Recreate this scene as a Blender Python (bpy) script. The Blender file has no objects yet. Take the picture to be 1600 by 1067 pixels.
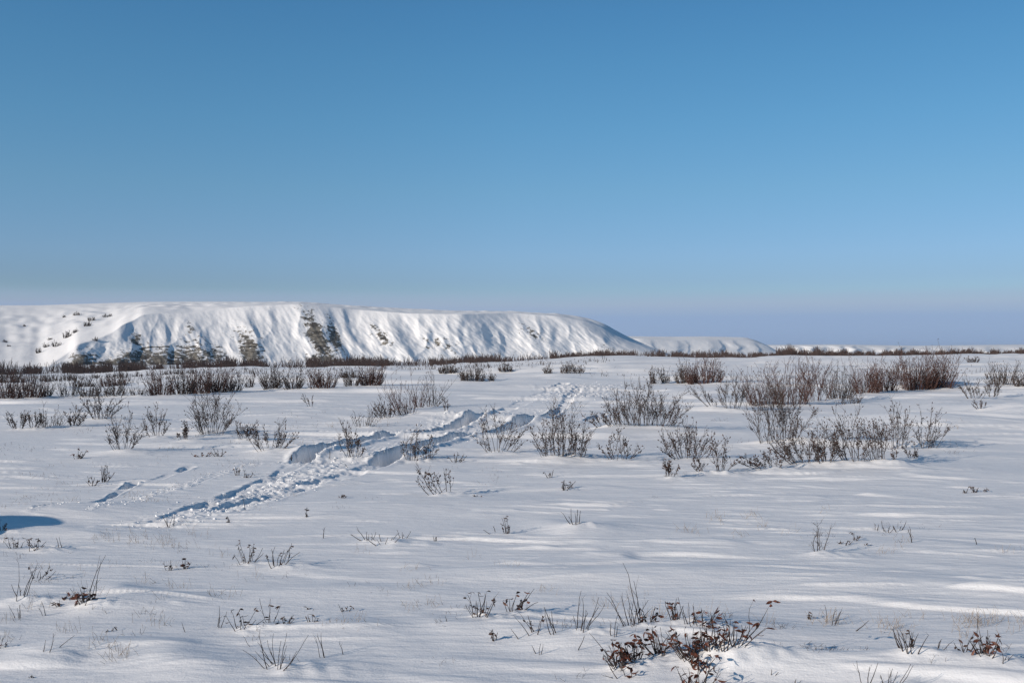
import bpy, math, random
import numpy as np
R = math.radians
# ------------------------------------------------------------------ camera, sky, sun, exposure
FPX, CX, HY, EYE = 1555.6, 800.0, 548.0, 2.0          # focal length in photo pixels, horizon row, eye height
scene = bpy.context.scene
COL = scene.collection
cam = bpy.data.cameras.new('camera'); cam.lens = 35; cam.sensor_width = 36
cam.clip_start = 0.1; cam.clip_end = 60000
camo = bpy.data.objects.new('camera', cam); COL.objects.link(camo)
camo.location = (0, 0, EYE); camo.rotation_euler = (R(90) + math.atan((HY - 533.5) / FPX), 0, 0)
scene.camera = camo
SUN_EL, SUN_AZ = 19.5, -124.0                          # azimuth from +Y, clockwise
sd = bpy.data.lights.new('sun', 'SUN'); sd.energy = 4.3; sd.angle = R(0.5); sd.color = (1.0, 0.86, 0.715)
so = bpy.data.objects.new('sun', sd); COL.objects.link(so)
so.rotation_euler = (R(90 - SUN_EL), 0, R(180 - SUN_AZ))
w = bpy.data.worlds.new('World'); scene.world = w; w.use_nodes = True
nt = w.node_tree; N = nt.nodes; L = nt.links; N.clear()
def node(nt, typ, **k):
    n = nt.nodes.new(typ)
    for a, b in k.items(): setattr(n, a, b)
    return n
out = node(nt, 'ShaderNodeOutputWorld'); bg = node(nt, 'ShaderNodeBackground'); bg.inputs[1].default_value = 0.097
sky = node(nt, 'ShaderNodeTexSky', sky_type='NISHITA', sun_disc=False)
sky.sun_elevation = R(SUN_EL); sky.sun_rotation = R(SUN_AZ); sky.altitude = 200
sky.air_density = 1.0; sky.dust_density = 0.35; sky.ozone_density = 2.0
tc = node(nt, 'ShaderNodeTexCoord'); sep = node(nt, 'ShaderNodeSeparateXYZ'); L.new(tc.outputs['Generated'], sep.inputs[0])
def ramp(nt, src, stops, interp='LINEAR'):
    r = node(nt, 'ShaderNodeValToRGB'); r.color_ramp.interpolation = interp
    e = r.color_ramp.elements
    while len(e) < len(stops): e.new(0.5)
    for el, (p, c) in zip(e, stops):
        el.position = p; el.color = (c, c, c, 1) if not isinstance(c, tuple) else (*c, 1)
    nt.links.new(src, r.inputs[0]); return r
# far cloud bank: a thin mauve layer low over the horizon (in the sky itself)
nz = node(nt, 'ShaderNodeTexNoise'); nz.inputs['Scale'].default_value = 1.0; nz.inputs['Detail'].default_value = 4
mp = node(nt, 'ShaderNodeMapping'); mp.inputs['Scale'].default_value = (1.6, 1.6, 38)
L.new(tc.outputs['Generated'], mp.inputs[0]); L.new(mp.outputs[0], nz.inputs['Vector'])
wz = node(nt, 'ShaderNodeMath', operation='MULTIPLY_ADD'); wz.inputs[1].default_value = 0.012; wz.inputs[2].default_value = -0.006
L.new(nz.outputs[0], wz.inputs[0])
zz = node(nt, 'ShaderNodeMath', operation='ADD'); L.new(sep.outputs[2], zz.inputs[0]); L.new(wz.outputs[0], zz.inputs[1])
z10 = node(nt, 'ShaderNodeMath', operation='MULTIPLY'); z10.inputs[1].default_value = 10.0; L.new(zz.outputs[0], z10.inputs[0])
# position on ramps = 10 * sin(elevation)
bank = ramp(nt, z10.outputs[0], [(0.0, .9), (0.30, .85), (0.42, .72), (0.50, .52), (0.62, .0)], 'EASE')
bcol = ramp(nt, z10.outputs[0], [(0.0, (2.8, 4.05, 6.45)), (0.34, (2.85, 4.0, 6.4)), (0.47, (3.7, 4.45, 6.3)), (0.6, (3.4, 4.65, 6.5))])
# clear arctic air: bluer than the stock sky towards the horizon
z2 = node(nt, 'ShaderNodeMath', operation='MULTIPLY'); z2.inputs[1].default_value = 2.0; L.new(sep.outputs[2], z2.inputs[0])
air = ramp(nt, z2.outputs[0], [(0.139, (0.30, 0.375, 0.545)), (0.189, (0.325, 0.415, 0.575)), (0.315, (0.321, 0.467, 0.57)), (0.437, (0.294, 0.497, 0.597)), (0.553, (0.272, 0.505, 0.61)), (0.643, (0.252, 0.498, 0.615)), (1.0, (0.22, 0.40, 0.48))])
tint = node(nt, 'ShaderNodeMix', data_type='RGBA', blend_type='MULTIPLY'); tint.inputs[0].default_value = 1.0
L.new(sky.outputs[0], tint.inputs[6]); L.new(air.outputs[0], tint.inputs[7])
# the sky turns a little deeper towards the right of the view
azm = ramp(nt, sep.outputs[0], [(0.0, 1.0), (.25, .93), (.6, .84)])
t3 = node(nt, 'ShaderNodeMix', data_type='RGBA', blend_type='MULTIPLY'); t3.inputs[0].default_value = 1.0
L.new(tint.outputs[2], t3.inputs[6]); L.new(azm.outputs[0], t3.inputs[7])
dbl = node(nt, 'ShaderNodeVectorMath', operation='SCALE'); dbl.inputs['Scale'].default_value = 2.0; L.new(t3.outputs[2], dbl.inputs[0])
mx = node(nt, 'ShaderNodeMix', data_type='RGBA')
L.new(bank.outputs[0], mx.inputs[0]); L.new(dbl.outputs[0], mx.inputs[6]); L.new(bcol.outputs[0], mx.inputs[7])
L.new(mx.outputs[2], bg.inputs[0]); L.new(bg.outputs[0], out.inputs[0])
vs = scene.view_settings; vs.view_transform = 'Standard'; vs.look = 'None'; vs.exposure = 0.0; vs.gamma = 1.0
vs.use_curve_mapping = False
scene.cycles.max_bounces = 5; scene.cycles.diffuse_bounces = 4

# ------------------------------------------------------------------ materials
def material(name, rough=0.8):
    m = bpy.data.materials.new(name); m.use_nodes = True
    b = m.node_tree.nodes['Principled BSDF']; b.inputs['Roughness'].default_value = rough
    b.inputs['Specular IOR Level'].default_value = 0.25
    return m, m.node_tree, b
def noise_tex(nt, scale, detail=4, rough=.6, stretch=None, coord='Object'):
    t = node(nt, 'ShaderNodeTexCoord'); n = node(nt, 'ShaderNodeTexNoise')
    n.inputs['Scale'].default_value = scale; n.inputs['Detail'].default_value = detail; n.inputs['Roughness'].default_value = rough
    if stretch:
        m = node(nt, 'ShaderNodeMapping'); m.inputs['Scale'].default_value = stretch
        nt.links.new(t.outputs[coord], m.inputs[0]); nt.links.new(m.outputs[0], n.inputs['Vector'])
    else: nt.links.new(t.outputs[coord], n.inputs['Vector'])
    return n
def snow_material(name, near=True):
    m, nt, b = material(name, 0.62)
    n = noise_tex(nt, 3.0, 5)
    r = ramp(nt, n.outputs[0], [(.3, (.80, .805, .82)), (.7, (.865, .865, .87))])
    nt.links.new(r.outputs[0], b.inputs['Base Color'])
    if near:
        n2 = noise_tex(nt, 60, 3, .7); n3 = noise_tex(nt, 9, 5, .6, (.35, 1.3, 1))
        a = node(nt, 'ShaderNodeMath', operation='MULTIPLY_ADD'); a.inputs[1].default_value = .16
        nt.links.new(n2.outputs[0], a.inputs[0]); nt.links.new(n3.outputs[0], a.inputs[2])
        bp = node(nt, 'ShaderNodeBump'); bp.inputs['Strength'].default_value = .6; bp.inputs['Distance'].default_value = .026
        nt.links.new(a.outputs[0], bp.inputs['Height']); nt.links.new(bp.outputs[0], b.inputs['Normal'])
    return m
M_SNOW = snow_material('snow'); M_CLOD = snow_material('snow_clod', False)
def plant_material(name, dark, light, rough=.75, scale=14):
    m, nt, b = material(name, rough)
    n = noise_tex(nt, scale, 3)
    r = ramp(nt, n.outputs[0], [(.3, dark), (.7, light)])
    nt.links.new(r.outputs[0], b.inputs['Base Color'])
    return m
M_BARK = plant_material('willow_bark', (.022, .018, .017), (.066, .050, .045))
M_RED = plant_material('red_willow_bark', (.036, .020, .018), (.090, .046, .040))
M_LEAF = plant_material('withered_leaf', (.030, .020, .018), (.085, .047, .036), .6, 25)
M_RUST = plant_material('rust_leaf', (.018, .010, .009), (.16, .056, .034), .5, 34)
M_BELT = plant_material('far_willow_bark', (.026, .018, .018), (.066, .046, .043))
M_STRAW = plant_material('dry_grass', (.13, .10, .075), (.30, .235, .17))
# bluff: snow with bare rock where the mesh attribute 'rock' says the ground is blown clear
M_BLUFF, nt, b = material('bluff_snow_and_rock', .75)
at = node(nt, 'ShaderNodeAttribute', attribute_name='rock')
n1 = noise_tex(nt, .22, 7, .72, (1, 1, 1.7)); n2 = noise_tex(nt, .06, 5, .65, (.8, .8, 6))
a1 = node(nt, 'ShaderNodeMath', operation='MULTIPLY_ADD'); a1.inputs[1].default_value = 3.0
nt.links.new(n1.outputs[0], a1.inputs[0]); nt.links.new(at.outputs['Fac'], a1.inputs[2])
fac = ramp(nt, a1.outputs[0], [(.0, 0), (.0, 0)]); e = fac.color_ramp.elements
mr = node(nt, 'ShaderNodeMapRange'); mr.inputs[1].default_value = 1.73; mr.inputs[2].default_value = 1.86
nt.links.new(a1.outputs[0], mr.inputs[0])
rc = ramp(nt, n2.outputs[0], [(.38, (.06, .056, .05)), (.5, (.25, .232, .20)), (.60, (.10, .09, .08))])
n4 = noise_tex(nt, .6, 5, .7)
rc2 = ramp(nt, n4.outputs[0], [(.35, .55), (.7, 1.35)])
rm = node(nt, 'ShaderNodeMix', data_type='RGBA', blend_type='MULTIPLY'); rm.inputs[0].default_value = 1
nt.links.new(rc.outputs[0], rm.inputs[6]); nt.links.new(rc2.outputs[0], rm.inputs[7])
mm = node(nt, 'ShaderNodeMix', data_type='RGBA'); mm.inputs[6].default_value = (.84, .84, .845, 1)
nt.links.new(mr.outputs[0], mm.inputs[0]); nt.links.new(rm.outputs[2], mm.inputs[7])
nt.links.new(mm.outputs[2], b.inputs['Base Color'])
nb = noise_tex(nt, .14, 5, .58, (.8, .8, 1.2)); bp = node(nt, 'ShaderNodeBump'); bp.inputs['Distance'].default_value = 1.3; bp.inputs['Strength'].default_value = .42
nt.links.new(nb.outputs[0], bp.inputs['Height']); nt.links.new(bp.outputs[0], b.inputs['Normal'])

# ------------------------------------------------------------------ numpy gradient noise
def pn(x, y, seed=0):
    rs = np.random.RandomState(seed); perm = rs.permutation(4096); perm = np.concatenate([perm, perm])
    ang = rs.rand(4096) * 2 * np.pi; gx, gy = np.cos(ang), np.sin(ang)
    xi = np.floor(x).astype(np.int64); yi = np.floor(y).astype(np.int64); xf = x - xi; yf = y - yi
    u = xf * xf * xf * (xf * (xf * 6 - 15) + 10); v = yf * yf * yf * (yf * (yf * 6 - 15) + 10)
    def g(ix, iy, dx, dy):
        h = perm[perm[ix & 4095] + (iy & 4095)]
        return gx[h] * dx + gy[h] * dy
    a = g(xi, yi, xf, yf); b_ = g(xi + 1, yi, xf - 1, yf); c = g(xi, yi + 1, xf, yf - 1); d = g(xi + 1, yi + 1, xf - 1, yf - 1)
    a += u * (b_ - a); c += u * (d - c)
    return (a + v * (c - a)) * 1.5
def fbm(x, y, seed, octs=4, gain=.5):
    s = 0; a = 1
    for k in range(octs): s = s + a * pn(x * 2 ** k, y * 2 ** k, seed + k); a *= gain
    return s
def sm(a, b_, x):
    t = np.clip((x - a) / (b_ - a), 0, 1); return t * t * (3 - 2 * t)

# ------------------------------------------------------------------ the lie of the land
# broad heights by bearing (as photo column) and distance: level near by, falling to a river flat on the left, rising gently on the right
KD = np.array([0, 25, 40, 52, 65, 85, 110, 150, 220, 320, 500, 750, 1100, 2000, 5000, 12000.])
KU = [-800, 0, 600, 1000, 1600, 2400]
KZ = np.array([
 [0, 0, .00, -.25, -.75, -1.3, -1.9, -2.8, -4.2, -5.6, -8, -10, -12, -14, -16, -20],
 [0, 0, .00, -.20, -.65, -1.1, -1.6, -2.4, -3.6, -5.0, -7, -9, -11, -13, -16, -20],
 [0, 0, .02, .08, -.15, -.45, -.7, -1.3, -2.2, -3.2, -5, -7, -9, -12, -16, -20],
 [0, 0, .02, .05, .12, .22, .45, .25, -.1, -.4, -1.2, -3, -6, -10, -16, -20],
 [0, 0, .05, .05, .10, .25, .65, .80, .55, .2, -.6, -2, -5, -10, -16, -20],
 [0, 0, .05, .05, .10, .25, .65, .80, .55, .2, -.6, -2, -5, -10, -16, -20]])
def pix2ground(px, py, h=0.0):
    D = FPX * (EYE - h) / (py - HY); return ((px - CX) / FPX * D, D)
# wind drifts: photo column, row, half width (m), half depth (m), height (m), turn (deg)
DRIFTS = [(1290, 1035, 1.3, .24, .075, -8), (1540, 1055, .9, .22, .065, -4), (1420, 1068, .5, .14, .03, 10), (1150, 1045, .75, .2, .045, 0), (1040, 1058, .45, .18, .035, 0), (900, 995, .65, .3, .06, 4), (1110, 985, .5, .25, .05, 0),
 (195, 925, .45, .22, .05, -8), (185, 945, .5, .2, .05, 6), (60, 940, .5, .25, .05, 0), (270, 1035, .6, .3, .05, -12), (110, 1015, .5, .2, .045, 5), (730, 975, .6, .25, .04, 0),
 (520, 985, .5, .3, .04, 0), (900, 823, .6, .5, .07, 0), (1060, 900, 1.5, .35, .05, -3), (1400, 915, 1.2, .3, .03, -3), (1560, 920, .8, .3, .02, 0), (500, 925, .9, .3, .035, -6),
 (790, 900, 1.0, .35, .04, -5), (670, 660, 2.6, 1.4, .22, 3), (760, 655, 1.6, 1.2, .12, 0), (1390, 655, 3.6, 2.0, .22, 4), (1500, 667, 3.8, 1.6, .16, 0), (1560, 640, 2.8, 2.5, .28, 0),
 (1480, 628, 3.0, 2.0, .12, 0), (1320, 725, 2.2, .8, .06, 0), (1180, 728, 1.5, .8, .05, 0), (1480, 715, 2.0, .7, .07, 0), (870, 717, 1.1, .6, .08, 0), (1010, 672, 2.2, 1.2, .14, 0),
 (330, 690, 1.6, .9, .12, 0), (420, 706, 1.2, .7, .08, 0), (190, 705, .9, .6, .07, 0), (100, 660, 3.0, 2.0, .12, 0), (1100, 600, 5, 3, .25, 0), (1300, 568, 22, 6, .35, 0), (1060, 572, 12, 5, .3, 0),
 (1200, 564, 14, 8, .35, 0), (1520, 566, 6, 5, .5, 0), (20, 640, 3, 2, .15, 0), (480, 650, 3, 1.6, .12, 0), (840, 600, 5, 3, .2, 0), (640, 592, 8, 6, .35, 0), (250, 595, 9, 6, .4, 0), (1450, 745, 3, .8, .05, 0), (600, 790, 2, .8, .06, -6), (60, 800, 1.3, .6, .10, 0), (30, 832, 1.2, .35, .06, 0)]
# wheel ruts: photo column, row, depth, half width
RUT_L = [(235, 818, 0.01, 0.119), (285, 803, 0.026, 0.128), (330, 786, 0.042, 0.128), (372, 768, 0.047, 0.128), (405, 755, 0.052, 0.128), (425, 745, 0.057, 0.111), (440, 738, 0.021, 0.128), (468, 722, 0.021, 0.17), (480, 713, 0.302, 0.196), (540, 694, 0.346, 0.204), (600, 681, 0.288, 0.187), (628, 677, 0.096, 0.17), (660, 672, 0.158, 0.17), (705, 668, 0.274, 0.204), (740, 660, 0.36, 0.221), (762, 648, 0.302, 0.238), (780, 642, 0.08, 0.212), (810, 632, 0.024, 0.255), (850, 615, 0.024, 0.255), (870, 607, 0.048, 0.255), (882, 602, 0.14, 0.255)]
RUT_R = [(300, 806, 0.016, 0.17), (400, 783, 0.04, 0.17), (480, 757, 0.048, 0.17), (540, 742, 0.04, 0.17), (590, 724, 0.048, 0.187), (604, 719, 0.324, 0.196), (650, 699, 0.374, 0.212), (695, 686, 0.346, 0.212), (732, 679, 0.245, 0.187), (760, 674, 0.064, 0.17), (795, 667, 0.216, 0.204), (830, 659, 0.331, 0.23), (862, 646, 0.259, 0.161), (880, 636, 0.048, 0.178), (891, 622, 0.07, 0.208), (905, 606, 0.06, 0.238)]
OLD = [[(150, 786, .02, .08), (165, 780, .03, .05), (190, 764, .05, .06), (207, 754, .09, .08), (214, 750, .02, .1)], [(245, 746, .03, .08), (268, 738, .03, .06), (290, 730, .08, .09), (297, 727, .02, .1)],
       [(915, 655, .05, .1), (930, 650, .2, .15), (945, 644, .05, .1)], [(60, 800, .01, .05), (130, 789, .02, .05)]]
# trampled, clotted snow: photo column, row, height of the clods, half width
CHOP = [[(250, 815, .04, .5), (340, 790, .07, .6), (410, 768, .08, .7), (470, 745, .08, .75), (540, 722, .08, .9), (620, 700, .09, 1.0), (700, 680, .09, 1.2), (780, 660, .08, 1.3), (850, 640, .07, 1.4)],
        [(470, 722, .08, .5), (540, 690, .08, .6), (610, 676, .06, .6), (700, 662, .08, .8), (765, 646, .10, 1.0)],
        [(860, 625, .10, 2.0), (905, 622, .20, 2.4), (915, 605, .20, 3.0), (940, 605, .15, 3.0)], [(145, 801, .035, .16), (230, 775, .045, .2), (320, 745, .05, .22), (395, 722, .05, .3)], [(45, 804, .03, .12), (130, 789, .03, .12)]]
def polydist(x, y, pts):
    P = [pix2ground(p[0], p[1]) for p in pts]
    best = np.full(x.shape, 1e9); a = np.zeros(x.shape); b_ = np.zeros(x.shape)
    for i in range(len(P) - 1):
        (x0, y0), (x1, y1) = P[i], P[i + 1]; dx, dy = x1 - x0, y1 - y0
        t = np.clip(((x - x0) * dx + (y - y0) * dy) / (dx * dx + dy * dy + 1e-9), 0, 1)
        d = np.hypot(x - x0 - t * dx, y - y0 - t * dy); k = d < best
        best = np.where(k, d, best); a = np.where(k, pts[i][2] + t * (pts[i + 1][2] - pts[i][2]), a); b_ = np.where(k, pts[i][3] + t * (pts[i + 1][3] - pts[i][3]), b_)
    return best, a, b_
MOUNDS = []
def height(x, y, mounds=True):
    x = np.asarray(x, float); y = np.asarray(y, float); shp = x.shape; x = x.ravel(); y = y.ravel()
    D = np.hypot(x, y); yy = np.where(y > 1, y, 1); u = np.where(y > 1, CX + FPX * np.clip(x / yy, -2, 2), np.where(x < 0, -800, 2400))
    cols = np.array([np.interp(D, KD, r) for r in KZ])
    k = np.clip(np.interp(u, KU, range(len(KU))), 0, len(KU) - 1.001); k0 = k.astype(int); f = k - k0; f = f * f * (3 - 2 * f)
    ii = np.arange(len(x)); z = cols[k0, ii] * (1 - f) + cols[k0 + 1, ii] * f
    z = z * sm(0, 12, D)
    # long swells
    z += fbm(x / 60 + 3.1, y / 45, 11, 3) * .0035 * np.clip(D, 0, 400)
    far = sm(20, 70, D)
    wx = x + 1.2 * pn(x / 6, y / 6, 21) ; wy = y + .12 * x + .5 * pn(x / 5 + 9, y / 5, 22)
    z += .085 * fbm(wx / 9, wy / 4.5, 31, 3) * (.16 + .84 * far) * sm(1.5, 8, D)
    s1 = pn(wx / 3.2, wy / .95, 41); s2 = pn(wx / 1.5 + 4, wy / .42, 42); s3 = pn(wx / .7, wy / .17 + 5, 43)
    patch = .35 + .9 * sm(-.25, .45, pn(x / 7, y / 5 + 2, 44))
    z += patch * (.014 * np.maximum(s1 - .02, 0) ** 1.15 + .012 * np.maximum(s2 + .02, 0) ** 1.15) * sm(140, 40, D)
    z += patch * (.0075 * np.maximum(s3 + .05, 0)) * sm(30, 10, D) + .002 * s1 * sm(60, 20, D)
    vx = x + .8 * pn(x / 3, y / 2, 23); vy = y + .10 * x + .25 * pn(x / 2.2, y / 1.5, 24) + .7 * pn(x / 14, y / 9, 25)
    def saw(X, Y, sd):                                   # steep towards the viewer and the sun, gentle behind
        return pn(X, Y + .26 * pn(X, Y, sd), sd)
    s2b = saw(vx / 1.9, vy / .40, 62); s3b = saw(vx / .9, vy / .17, 63); s4 = saw(vx / 6.5, vy / 1.9 + 3, 47); s5 = saw(vx / 3.4, vy / .85 + 3, 64)
    p1 = sm(-.20, .30, pn(x / 9 + 3, y / 5, 48)); p2 = sm(-.1, .35, pn(x / 3.5 + 3, y / 1.8, 49)); p3 = sm(-.05, .3, pn(x / 2.1, y / 1.0 + 7, 50))
    z += .034 * p1 * sm(.16, .46, s5) * sm(120, 60, D) * sm(5, 14, D)
    z += .031 * p2 * sm(.16, .44, s2b) * sm(60, 30, D)
    z += .0145 * p3 * sm(.08, .46, s3b) * sm(30, 14, D)
    nr = D < 16; z[nr] += .0032 * p2[nr] * sm(.0, .5, pn(vx[nr] / .8, vy[nr] / .085, 66)) * sm(16, 9, D[nr])
    z += .115 * p1 * sm(.12, .44, s4) * sm(12, 26, D) * (1 - sm(120, 220, D))
    s6 = saw(vx / 16, vy / 5 + 3, 65); z += .28 * sm(.12, .45, s6) * sm(35, 70, D) * (1 - sm(250, 350, D))
    z += .05 * far * patch * np.maximum(pn(x / 8, wy / 2.8, 45), 0) + .10 * sm(60, 200, D) * fbm(x / 22, y / 12, 46, 3)
    for (px, py, sx, sy, am, rot) in DRIFTS:
        cx, cy = pix2ground(px, py); c, s = math.cos(R(rot)), math.sin(R(rot))
        m = (abs(x - cx) < 3.5 * max(sx, sy)) & (abs(y - cy) < 3.5 * max(sx, sy))
        if not m.any(): continue
        X, Y = x[m] - cx, y[m] - cy; a = (X * c + Y * s) / sx; b_ = (-X * s + Y * c) / sy
        a = np.where(a < 0, a * 1.5, a * .8)            # steep windward end, long tail
        b_ = b_ + .35 * np.sin(a * 2.2 + px)
        z[m] += am * np.exp(-(a * a + b_ * b_))
    near = (y > 7) & (y < 75) & (x > -12) & (x < 12)
    X, Y = x[near], y[near]; zn = z[near]
    cl = np.abs(pn(X / .16, Y / .20, 51)) + .7 * np.abs(pn(X / .08, Y / .10, 52)) - .4
    lump = np.maximum(pn(X / .38, Y / .42, 53), 0)
    for pts in CHOP:
        d, a, wd = polydist(X, Y, pts); zn += .36 * a * (cl + .8 * lump) * sm(1.0, .35, d / wd + .5 * pn(X / .8, Y / .8, 54))
    for pts in [RUT_L, RUT_R] + OLD:
        d, a, wd = polydist(X, Y, pts); q = d / wd + .20 * pn(X / .3, Y / .35, 55) + .12 * pn(X / .12, Y / .14, 56); a = np.where(a < .13, a * np.clip(.68 + 1.3 * pn(X / .5 + 7, Y / .6, 57), 0, 1.3), a)
        zn += -a * (1 - sm(.82, 1.22, q)) + .16 * a * sm(.9, 1.3, q) * sm(2.3, 1.4, q)
        zn += a * .25 * np.maximum(cl, 0) * (1 - sm(.5, .9, q))
    z[near] = zn
    # hummock added out of view, shaped to cast the shadow at the left edge
    cx, cy = -7.95, 10.0
    z += 1.06 * np.exp(-(np.abs((x - cx) / 1.7) ** 3 + ((y - cy) / .17) ** 4)) * np.clip(1.05 - .26 * (x - cx), 0, 1.3)
    if mounds:
        for (cx, cy, r, am) in MOUNDS:
            m = (abs(x - cx) < 4 * r) & (abs(y - cy) < 4 * r)
            if not m.any(): continue
            a = (x[m] - cx) / r; a = np.where(a < 0, a * 1.4, a * .65); b_ = (y[m] - cy) / (r * .6)
            z[m] += am * np.exp(-(a * a + b_ * b_)) * (1 + .5 * pn(x[m] / (.5 * r), y[m] / (.4 * r), 61))
    return z.reshape(shp)
def locate(px, py):
    """where the sight line through a photo point meets the ground"""
    t = (px - CX) / FPX; sl = (HY - py) / FPX
    D = np.concatenate([np.arange(3.5, 30, .03), np.arange(30, 120, .12), np.geomspace(120, 900, 900)])
    z = height(t * D, D, False); ray = EYE + sl * D
    hit = np.nonzero(z >= ray)[0]
    i = hit[0] if len(hit) else int(np.argmin(ray - z))
    return t * D[i], D[i]

# ------------------------------------------------------------------ mesh helpers
def new_mesh(name, V, F, mats, parent=None, smooth=False, midx=None):
    me = bpy.data.meshes.new(name); V = np.asarray(V, np.float32); F = np.asarray(F, np.int32)
    nf, k = F.shape; me.vertices.add(len(V)); me.vertices.foreach_set('co', V.ravel())
    me.loops.add(nf * k); me.loops.foreach_set('vertex_index', F.ravel()); me.polygons.add(nf)
    me.polygons.foreach_set('loop_start', np.arange(0, nf * k, k, dtype=np.int32))
    me.polygons.foreach_set('use_smooth', np.full(nf, smooth))
    me.update(calc_edges=True)
    me.materials.append(mats)
    o = bpy.data.objects.new(name, me); COL.objects.link(o)
    if parent: o.parent = parent
    return o
def grid_faces(nr, nc, wrap=False):
    i = np.arange(nr - 1)[:, None]; j = np.arange(nc if wrap else nc - 1)[None, :]; j2 = (j + 1) % nc
    return np.stack([i * nc + j, i * nc + j2, (i + 1) * nc + j2, (i + 1) * nc + j], -1).reshape(-1, 4)
def tag(o, label=None, cat=None, group=None, kind=None):
    if label: o['label'] = label
    if cat: o['category'] = cat
    if group: o['group'] = group
    if kind: o['kind'] = kind
    return o

# ------------------------------------------------------------------ plants
class Plant:
    def __init__(s, seed): s.r = random.Random(seed); s.V = []; s.F = []; s.n = 0; s.LV = []; s.LF = []; s.ln = 0; s.cut = []
    def tube(s, P, r0, r1, k=3):
        P = np.asarray(P); n = len(P); T = np.gradient(P, axis=0); T /= np.linalg.norm(T, axis=1)[:, None] + 1e-9
        A = np.cross(T, (.3, .9, .1)); A /= np.linalg.norm(A, axis=1)[:, None] + 1e-9; B = np.cross(T, A)
        rr = np.linspace(r0, r1, n)[:, None, None]; an = np.arange(k) * 2 * math.pi / k
        ring = P[:, None, :] + rr * (np.cos(an)[None, :, None] * A[:, None, :] + np.sin(an)[None, :, None] * B[:, None, :])
        s.V.append(ring.reshape(-1, 3)); s.F.append(grid_faces(n, k, True) + s.n); s.n += n * k
    def line(s, p, d, ln, wob, up, n=6):
        r = s.r; d = np.array(d, float); d /= np.linalg.norm(d); P = [np.array(p, float)]
        for i in range(n - 1):
            d = d + np.array([r.gauss(0, wob), r.gauss(0, wob), r.gauss(0, wob * .6) + up]); d /= np.linalg.norm(d); P.append(P[-1] + d * ln / (n - 1))
        return np.array(P)
    def leaf(s, p, d, ln, wd, simple=True):
        r = s.r; d = np.array(d, float); d /= np.linalg.norm(d) + 1e-9
        a = np.cross(d, np.array([r.gauss(0, 1), r.gauss(0, 1), r.gauss(0, 1)])); a /= np.linalg.norm(a) + 1e-9; b = np.cross(d, a); p = np.array(p, float)
        if simple:
            q = [p, p + d * ln * .5 + a * wd * .5 + b * wd * .2, p + d * ln, p + d * ln * .5 - a * wd * .5 + b * wd * .2]
            s.LV.append(np.array(q)); s.LF.append(np.array([[0, 1, 2, 3]]) + s.ln); s.ln += 4
        else:                                            # a dry leaf: folded along its rib and curled at the tip
            cu = r.uniform(.1, .7); fo = r.uniform(.3, .9); V = []
            for t, ww in ((0, .08), (.25, .8), (.55, 1.), (.8, .6), (1., .04)):
                c = p + d * ln * (t - .25 * cu * t * t) - b * ln * cu * t * t * .6
                V += [c + a * wd * .5 * ww + b * fo * wd * .4 * ww, c, c - a * wd * .5 * ww + b * fo * wd * .4 * ww]
            s.LV.append(np.array(V)); s.LF.append(grid_faces(5, 3) + s.ln); s.ln += 15
    def finish(s, name, label, cat, group, loc, bark, leafm, pn_='branches', ln_='withered_leaves'):
        root = bpy.data.objects.new(name, None); COL.objects.link(root); root.location = loc
        root.empty_display_size = .2
        tag(root, label, cat, group)
        if 0 < len(s.cut) <= 6:                          # few stems: each is a part of its own
            for a, b_ in zip(s.cut, s.cut[1:] + [len(s.V)]):
                V = np.concatenate(s.V[a:b_]); F = np.concatenate(s.F[a:b_]); new_mesh('stem', V, F - F.min(), bark, root)
        else: new_mesh(pn_, np.concatenate(s.V), np.concatenate(s.F), bark, root)
        if s.LV: new_mesh(ln_, np.concatenate(s.LV), np.concatenate(s.LF), leafm, root)
        return root
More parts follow.
